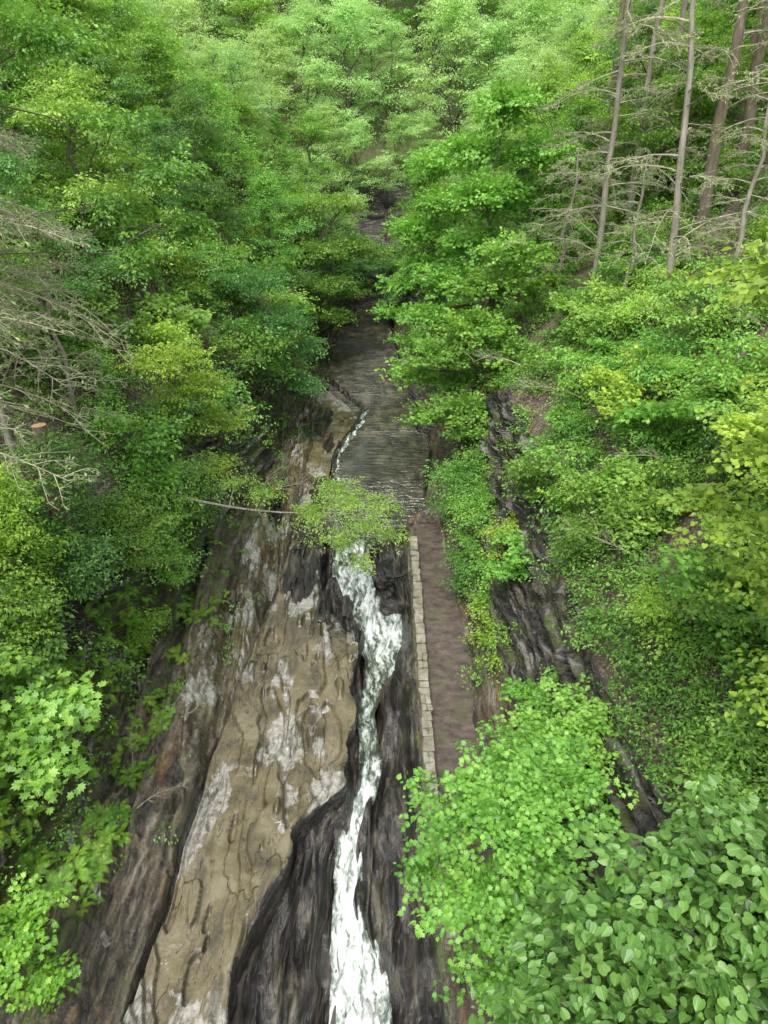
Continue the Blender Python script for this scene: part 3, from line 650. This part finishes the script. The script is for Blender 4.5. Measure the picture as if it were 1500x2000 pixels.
hero('maple_tree','layered maple arching over the far end of the pool','tree',(5.4,56),
 [((3.6,56,13),(2,2,.7)),((2.4,57,15.5),(2.2,2.2,.8)),((1.4,58,11.4),(1.7,1.7,.6)),((4.6,55,17.5),(2.2,2,.8)),((4.0,57,20),(2,2,.8)),((.8,57,9.2),(1.6,1.4,.5)),((2.4,55,7.4),(1.5,1.4,.5))],
 540,36,.2,.8,T_maple,M_maple,tr=.2,seed=14)
hero('beech_tree','dark green tree hanging over the pool from the rock wall','tree',(-8.8,44),
 [((-6.8,44,11),(2.0,2.2,.8)),((-5.6,45,9.2),(1.6,1.8,.6)),((-7.6,42,8.6),(1.7,1.7,.7)),((-8.0,45,13.4),(2.0,2,.8)),((-5.0,43,7.4),(1.3,1.3,.5))],
 480,38,.15,.65,T_simple,M_treeB,tr=.16,seed=9)
hero('beech_tree','leafy tree reaching across the narrow end of the pool','tree',(-8.2,66),
 [((-5.4,66,13),(2.4,2.4,.9)),((-3.2,67,13.6),(2.0,2.2,.7)),((-6.4,64,10.2),(2.2,2.2,.8)),((-1.2,68,12.6),(1.8,1.8,.6)),((-4.2,65,10.4),(1.6,1.6,.6)),((-6.6,67,17),(2.3,2.3,.9)),((-3.4,66,16.8),(2,2,.8)),((-5.2,64,7.6),(1.9,1.7,.7)),((-3.4,68,9.0),(1.8,1.6,.6)),((-4.2,70,6.4),(1.5,1.4,.5))],
 720,36,.19,.8,T_simple,M_tree,tr=.2,seed=10)
hero('beech_tree','low shady tree spanning the dark recess behind the pool','tree',(-6.4,82),
 [((-3.4,81,9.4),(2.4,2,1.1)),((-1.0,82,9.6),(2.2,2,1.0)),((1.4,83,9.2),(2.0,2,1.1)),((-4.6,80,7.2),(2.0,1.8,.9)),((2.6,81,7.8),(1.8,1.6,.9)),((0,84,7.4),(2.2,1.6,.7)),((-2.4,82,7.2),(2,1.6,.7)),((.8,80,6.4),(1.6,1.4,.5))],
 560,34,.2,.8,T_simple,M_treeB,tr=.2,seed=15)
hero('beech_tree','small dark tree rooted on the ledge above the recess','tree',(3.6,91),
 [((2.6,89.8,10.2),(1.6,1.4,.9)),((.4,90,10.4),(1.8,1.4,.8)),((-1.8,90,10.6),(1.8,1.4,.9)),((-3.8,91,11.4),(1.6,1.4,1.0)),((4.0,90.5,11.6),(1.5,1.4,1.0))],
 330,34,.2,.8,T_simple,M_treeB,tr=.15,seed=16)
hero('ash_tree','bright young tree sprouting beside the pool','tree',(-9.9,29.5),
 [((-8.4,29.5,11.2),(1.5,1.5,.5)),((-7.4,30.2,9.4),(1.2,1.3,.5)),((-9.4,28.5,12.6),(1.5,1.5,.6)),((-7.8,28,8.0),(1.2,1.2,.4))],
 280,36,.13,.5,T_simple,M_bright,tr=.1,seed=11)
hero('ash_tree','drooping leafy tree above the dead branches','tree',(-17,20),
 [((-6.8,20,21.0),(1.1,1.1,.4)),((-5.9,20.6,19.8),(.9,.9,.6)),((-8.2,20,22.8),(1.4,1.3,.5)),((-10,19.4,24.0),(1.6,1.4,.7)),((-5.6,21,18.4),(.6,.7,.5)),((-7.6,21,19.0),(.9,.9,.5)),((-6.6,19.6,17.8),(.7,.7,.5))],
 300,32,.14,.5,T_simple,M_tree,tr=.05,droop=.6,seed=12,inner=.1,frac=.1,mid=(-13,20,24))
hero('maple_tree','low maple sapling with fresh green leaves at the slab edge','tree',(-9.6,8.6),
 [((-8.0,9.2,5.1),(1.0,.9,.4)),((-8.8,8.4,5.4),(1.0,.9,.4)),((-7.4,8.5,4.4),(.6,.6,.3))],
 80,38,.12,.42,T_maple,M_fern,tr=.05,seed=13)
for q,(cx,cy,cz,s,mt) in enumerate([(4.1,27.4,6.1,1.25,M_maple),(3.6,25.4,4.6,.8,M_tree),(4.7,23.6,5.4,.95,M_maple),(3.7,30.2,6.5,1.4,M_tree),(4.2,22.0,4.4,.75,M_bright),(4.6,20.2,4.6,.5,M_fern)]):
    hero('bush','dense hanging green bush draped over the path bank','bush',(cx+.9,cy),
     [((cx,cy,cz),(s,s,s*.5)),((cx-.4,cy-.7,cz-.8*s),(s*.6,s*.6,s*.4)),((cx+.6,cy+.3,cz+.5),(s*.8,s*.8,s*.35)),((cx-.5*s,cy+.6,cz+.1),(s*.5,s*.5,s*.3)),((cx+.2,cy-1.0*s,cz-.2),(s*.5,s*.5,s*.3))],
     int(130*s),38,.115,.48,T_simple,mt,tr=.05,droop=.45,seed=20+q,inner=.1)
for q,(cx,cy,cz,s) in enumerate([(-9.6,18.5,9.0,1.5),(-9.0,21.5,8.2,1.4),(-8.7,24.6,8.4,1.3),(-10.4,15.5,9.6,1.3),(-8.0,27,7.4,1.1),(-8.4,22.8,6.6,1.0),(-10.9,13.0,10.0,1.1),(-11.0,17.2,11.4,1.5),(-10.2,20.0,11.3,1.2)]):
    hero('bush','dense green bush spilling over the shale wall','bush',(cx-1.2,cy),
     [((cx,cy,cz),(s,s,s*.4)),((cx+.4,cy-.5,cz-.7),(s*.7,s*.7,s*.35)),((cx-.6,cy+.4,cz+.7),(s*.9,s*.9,s*.4))],
     155,38,.11,.5,T_simple,[M_treeB,M_tree,M_maple,M_bright][q%4],tr=.06,droop=.4,seed=40+q,inner=.1)

# half dead hemlocks
def hemlock(seed,H,nl,lmax,mb,low=.1,leaves=5000,one=None,trunk_r=.16,nt=15,dr_=-.1,th=1.0):
    r=np.random.default_rng(seed)
    tp=np.array([(r.normal(0,.05)*t*4,r.normal(0,.05)*t*4,H*t-.5*(t==0)) for t in np.linspace(0,1,10)])
    T_=[(tp,np.linspace(trunk_r,.05,10))];tw=[];ends=[]
    for q in range(nl):
        h=low+(1-low)*(q+r.random())/nl;s=np.array([ip(h,np.linspace(0,1,10),tp[:,m]) for m in range(3)])
        a=r.uniform(0,6.28) if one is None else one+r.normal(0,.6)
        L_=lmax*(1-.55*h)*r.uniform(.5,1.15);o=np.array([math.cos(a),math.sin(a),0])
        e=s+o*L_+np.array([0,0,r.normal(dr_,.2)*L_]);m=(s+e)/2+np.array([0,0,.2*L_])+r.normal(0,.15,3)
        P_=bez(s,m,e,8)+np.cumsum(r.normal(0,.02,(8,3)),0);tw.append((P_,np.linspace(.028,.007,8)*th))
        for w in range(nt):
            t=r.uniform(.2,1);f=t*7;i0=int(min(6,f));b0=P_[i0]+(P_[i0+1]-P_[i0])*(f-i0)
            sg=r.choice([-1,1]);lt=np.array([-o[1],o[0],0])*sg
            l2=L_*.38*(1.15-t*.6)*r.uniform(.5,1.1)
            e2=b0+(o*.6+lt*.8+np.array([0,0,r.normal(-.22,.25)]))*l2
            P2=bez(b0,(b0+e2)/2+np.array([0,0,.08*l2])+r.normal(0,.05,3),e2,5);tw.append((P2,np.linspace(.010,.0035,5)*th))
            for v in range(5):
                t3=r.integers(1,5);b3=P2[t3];dr=norm((o*.7+lt*r.normal(0,.8)+r.normal(0,.35,3)-np.array([0,0,.25]))[None])[0]
                e3=b3+dr*l2*.4*r.uniform(.4,1);tw.append((bez(b3,(b3+e3)/2-np.array([0,0,.02]),e3,3),np.linspace(.0045,.0025,3)*th));ends.append((b3,e3))
    V1,F1=tubes(T_,7);V2,F2=tubes(tw,3)
    me1=mk_mesh('trunk',V1,[F1],None,True,mb);me2=mk_mesh('branches',V2,[F2],None,False,M_dead)
    k=r.integers(0,len(ends),leaves);B=np.array([e[0] for e in ends])[k];E=np.array([e[1] for e in ends])[k]
    p=B+(E-B)*r.random((leaves,1));d=norm(E-B)+r.normal(0,.6,(leaves,3));n=np.array([0,0,1.])+r.normal(0,.5,(leaves,3))
    V,FL,l,kk=leaf_geo(T_needle,p,d,n,r.uniform(.05,.12,leaves))
    return me1,me2,mk_mesh('crown',V,FL,{'tone':np.repeat(r.normal(.55,.2,leaves),kk)},False,M_needle)
HP=[hemlock(1,14,30,4.0,M_pale,.1,9000,None,.15,th=1.1,nt=12),hemlock(2,16,28,3.4,M_red,.2,9000,None,.22,th=1.1,nt=12),hemlock(3,9,34,3.6,M_pale,.08,9000,nt=12),hemlock(4,12,38,4.8,M_pale,.46,14000,0.0,.10,15,-.14,1.05)]
hp=('trunk','branches','crown')
for k,(x,y_,s,v,ro,tl) in enumerate([(-10.5,13.8,1.15,3,.3,0),(-11.1,17.2,1.2,3,.0,.0),(-12.0,20.6,1.2,3,-.4,0),(-12.0,25.5,.75,2,4,.05),
   (10.9,37,1.25,0,.5,0),(13.2,40,1.3,0,2.1,.0),(14.6,34,1.35,1,3,0),(10.6,31.5,.8,2,4,-.1),(15.4,28.5,1.25,1,1,0),(11.9,29.5,1.15,0,5,-.14),(17.6,38,1.4,1,2,0),(16.2,45,1.4,0,1.3,0),(20,44,1.5,1,2.3,0),(11.9,25.0,.8,2,2.9,-.05),(22,40,1.5,1,1.3,0),(13.5,47,1.3,1,3.9,0),(10.2,42,.9,2,1.9,-.1)]):
    place(HP[v],hp,'hemlock_tree',(x,y_,gz(x,y_)-.3),s,ro,(0,tl),label='half dead hemlock tree with bare pale twigs' if v!=1 else 'tall hemlock with reddish brown trunk and sparse twigs',category='tree',group='half dead hemlocks')

def branch_mesh(seed,L_=2.0,nt=14):
    r=np.random.default_rng(seed);e=np.array([L_,r.normal(0,.2),.12]);P_=bez((0,0,.02),(L_*.5,r.normal(0,.3),.35),e,9);tw=[(P_,np.linspace(.022,.007,9))]
    for w in range(nt):
        i0=r.integers(2,9);b=P_[i0];d=norm(np.array([[1,r.normal(0,1.1),r.uniform(-.1,.9)]]))[0];l=L_*.35*r.uniform(.4,1);e2=b+d*l
        q=bez(b,(b+e2)/2+r.normal(0,.06,3),e2,5);tw.append((q,np.linspace(.009,.003,5)))
        for v in range(3):
            b3=q[r.integers(1,5)];e3=b3+norm((d+r.normal(0,.6,3))[None])[0]*l*.4;tw.append((np.array([b3,(b3+e3)/2+r.normal(0,.02,3),e3]),np.array([.005,.004,.003])))
    V,Fq=tubes(tw,4);return mk_mesh('dead_branch',V,[Fq],None,True,M_dead)
BM=[branch_mesh(1),branch_mesh(2),branch_mesh(3)]
for k,(x,y_,s,ro,dz) in enumerate([(-6.6,33,1.3,1.2,.3),(-6.9,32,1.3,.2,.4),(-7.4,33.5,1.3,2.2,.5),(-7.2,13.8,.7,.4,.05),(-7.8,15.2,.6,1.9,.05),(-6.9,17.5,.6,.8,.05),(9.2,20,1,3.4,.3),(8,26,1.2,3.0,.4),(6.9,33,1.4,3.3,.5),(7.4,17,1,2.6,.3)]):
    o=add('dead_branch',BM[k%3],loc=(x,y_,gz(x,y_)+dz),label='bare fallen branch with brittle grey twigs',category='branch',group='fallen branches');o.scale=(s,s,s);o.rotation_euler=(0,-.15,ro)

def boulder(seed,sx,sy,sz_,strat=.08,wet=0,ex=.72):
    n=40;m=64
    th=np.linspace(.02,math.pi-.02,n)[:,None];ph=np.arange(m)[None]/m*2*math.pi
    x=np.sin(th)*np.cos(ph);y=np.sin(th)*np.sin(ph);z=np.cos(th)*np.ones((1,m))
    f=lambda c:np.sign(c)*np.abs(c)**ex
    x,y,z=f(x),f(y),f(z)
    k=1+.6*(fbm(x*1.5+seed,y*1.5,z*1.5,4,seed)-.5)+strat*saw(z*sz_/.22)
    V=np.stack([x*k*sx,y*k*sy,z*sz_*(.7+.6*fbm(x*1.2,y*1.2,0,3,seed+5))],-1).reshape(-1,3)
    i=np.arange(n-1)[:,None]*m;j=np.arange(m)[None];j2=(j+1)%m
    N_=n*m
    return mk_mesh('boulder',V,[np.stack([i+j,i+m+j,i+m+j2,i+j2],-1).reshape(-1,4)],{'zslab':np.zeros(N_),'zwet':np.full(N_,float(wet)),'zwall':np.full(N_,1.-wet),'zlit':np.zeros(N_),'zmoss':np.full(N_,.2),'zcrk':np.zeros(N_)},True,M_rock)
for sd,(x,y_,z,a,b,c),lb,wt in[(3,(3.7,47.5,3.9,1.5,1.9,1.7),'rounded layered rock buttress standing at the pool edge',0),(7,(.3,27.8,2.6,.8,1.0,.55),'dark wet rock knob beside the cascade',1),(8,(3.4,53,3.4,1.3,1.6,1.2),'rounded layered rock buttress standing at the pool edge',0),
   (9,(-1.55,28.7,2.75,.22,.4,.3),'dark wet rock knob splitting the cascade',1),(10,(-.95,28.2,2.55,.16,.4,.3),'dark wet rock knob splitting the cascade',1),(11,(-2.15,28.3,2.7,.2,.4,.25),'dark wet rock knob splitting the cascade',1),(12,(-1.75,26.0,1.85,.26,.9,.32),'dark wet rock fin jutting into the stream',1),(13,(.55,25.9,1.9,.7,.35,.45),'dark wet rock knob beside the cascade',1)]:
    o=add('boulder',boulder(sd,a,b,c,wet=wt),loc=(x,y_,z),label=lb,category='rock')
M_flake=stone_mat('shale_flake',(.05,.048,.042),(.14,.135,.12),(.30,.29,.26),4.0,.5)
for (x,y_,s,rx,ro) in[(-7.5,11.4,.7,.5,.3),(-8.6,12.6,.5,.9,.6),(-8.9,15.0,.7,1.1,.2),(-9.0,17.2,.8,1.2,-.2),(-7.9,13.4,.4,.4,1.1),(-8.7,19.0,.7,1.0,.4),(-7.0,10.4,.4,.3,.8)]:
    V,Fb=boxes([((0,0,0),(.35,.9,.09),0),((.05,.06,.1),(.28,.7,.07),.1)],rng,.07)
    o=add('shale_slab',mk_mesh('shale_slab',V*s,[Fb],None,False,M_flake),loc=(x,y_,gz(x,y_)+.08*s),label='loose angular grey shale slab on the wet slope',category='rock');o.rotation_euler=(.1,-rx*.8,ro)
    md=o.modifiers.new('bevel','BEVEL');md.width=.012
t=NT('cut_wood');P=t.n('ShaderNodeTexCoord').outputs['Object']
wv=t.n('ShaderNodeTexWave',{'Vector':P,'Scale':9.0,'Distortion':2.5},wave_type='RINGS',rings_direction='Z')
c=t.ramp(wv.outputs['Fac'],[(0,(.42,.24,.11)),(1,(.60,.40,.21))]);p=t.n('ShaderNodeBsdfPrincipled',{'Base Color':c,'Roughness':.8});t.t.links.new(p.outputs[0],t.out.inputs[0]);M_cut=t.m
sx,sy=-11.0,20.6;g=gz(sx,sy);hh=max(1.5,12.9-g)
e=add('tree_stump',None,loc=(sx,sy,g-.3),label='sawn tree stump with pale orange cut top',category='stump')
zs=np.linspace(0,hh,10);pt=np.stack([.03*np.sin(zs*2),0*zs,zs],-1);V,Fq=tubes([(pt,np.linspace(.32,.22,10))],18)
rr=1+.12*(fbm(V[:,0]*4,V[:,1]*4,V[:,2]*.6,3,5)-.5)
V[:,0]*=rr;V[:,1]*=rr
add('bark',mk_mesh('bark',V,[Fq],None,True,M_red),parent=e)
ring=V[-18:].copy();V2=np.concatenate([ring+np.array([0,0,.004]),[ring.mean(0)+np.array([0,0,.01])]])
add('cut_top',mk_mesh('cut_top',V2,[np.array([[k,(k+1)%18,18] for k in range(18)])],None,False,M_cut),parent=e)

# ---------------------------------------------------------------- person
def flatm(name,c,r=.8):
    t=NT(name);n=t.noise(t.n('ShaderNodeTexCoord').outputs['Object'],30,3)
    cc=t.mix(t.math('MULTIPLY',n,.35),c,tuple(x*.6 for x in c));p=t.n('ShaderNodeBsdfPrincipled',{'Base Color':cc,'Roughness':r});t.t.links.new(p.outputs[0],t.out.inputs[0]);return t.m
def skin(name,verts,edges,rad,mat,root=0,parent=None):
    me=D.meshes.new(name);me.from_pydata(verts,edges,[]);me.materials.append(mat)
    o=add(name,me,parent=parent);md=o.modifiers.new('skin','SKIN')
    for v,r_ in zip(me.skin_vertices[0].data,rad): v.radius=(r_,r_) if not isinstance(r_,tuple) else r_
    me.skin_vertices[0].data[root].use_root=True
    sb=o.modifiers.new('sub','SUBSURF');sb.levels=2;sb.render_levels=2
    return o
px_,py_=1.7,96.9;pz_=gz(px_,py_)
vs=[(0,0,.95),(0,0,1.15),(0,0,1.38),(0,0,1.5),(0,-.02,1.6),(0,-.02,1.7),
 (.10,0,.9),(.12,-.03,.5),(.13,0,.09),(.14,-.14,.04),(-.10,0,.9),(-.12,.03,.5),(-.14,.06,.09),(-.15,-.08,.04),
 (.19,0,1.4),(.25,.02,1.13),(.26,-.10,.9),(.27,-.16,.82),(-.19,0,1.4),(-.26,.02,1.13),(-.28,-.06,.88),(-.28,-.1,.8)]
es=[(0,1),(1,2),(2,3),(3,4),(4,5),(0,6),(6,7),(7,8),(8,9),(0,10),(10,11),(11,12),(12,13),(2,14),(14,15),(15,16),(16,17),(2,18),(18,19),(19,20),(20,21)]
rd=[(.14,.1),(.13,.09),(.16,.1),.055,.09,.085,.085,.06,.045,.04,.085,.06,.045,.04,.055,.042,.032,.03,.055,.042,.032,.03]
pe=add('person',None,loc=(px_,py_,pz_+.0),label='hiker in red top and pale trousers standing on stone ledge',category='person')
try:
    skin('body',vs,es,rd,flatm('skin_tone',(.5,.3,.2)),0,pe)
    skin('shirt',[vs[k] for k in(1,2,14,15,18,19,0)],[(6,0),(0,1),(1,2),(2,3),(1,4),(4,5)],[(.16,.12),(.18,.12),.07,.055,.07,.055,(.165,.125)],flatm('red_cloth',(.5,.03,.02)),0,pe)
    skin('trousers',[vs[k] for k in(0,6,7,8,10,11,12)],[(0,1),(1,2),(2,3),(0,4),(4,5),(5,6)],[(.16,.12),.1,.078,.06,.1,.078,.06],flatm('pale_cloth',(.6,.6,.58)),0,pe)
    skin('hair',[(0,.01,1.66),(0,.015,1.75)],[(0,1)],[.1,.075],flatm('dark_hair',(.03,.02,.015)),0,pe)
except Exception as ex: print('person',ex)

# ---------------------------------------------------------------- light and camera
w=D.worlds.new('World');scene.world=w;w.use_nodes=True;nt=w.node_tree;bg=nt.nodes['Background']
sky=nt.nodes.new('ShaderNodeTexSky');sky.sky_type='NISHITA';sky.sun_disc=False;sky.sun_elevation=math.radians(62);sky.sun_rotation=math.radians(200)
hs=nt.nodes.new('ShaderNodeHueSaturation');hs.inputs['Saturation'].default_value=.15
nt.links.new(sky.outputs[0],hs.inputs['Color']);nt.links.new(hs.outputs[0],bg.inputs[0]);bg.inputs[1].default_value=.38
sl=D.lights.new('sun','SUN');sl.energy=3.9;sl.angle=math.radians(25);sl.color=(1,.96,.88)
so=add('sun',sl);az=math.radians(200);el=math.radians(62)
dv=Vector((math.sin(az)*math.cos(el),math.cos(az)*math.cos(el),math.sin(el)))
so.rotation_euler=dv.to_track_quat('Z','Y').to_euler()
cam=D.cameras.new('camera');co=add('camera',cam,loc=(0,0,20));co.rotation_euler=(math.radians(63),0,0)
cam.sensor_fit='VERTICAL';cam.sensor_height=36;cam.sensor_width=36;cam.lens=24;cam.clip_end=600;cam.clip_start=.1
scene.camera=co
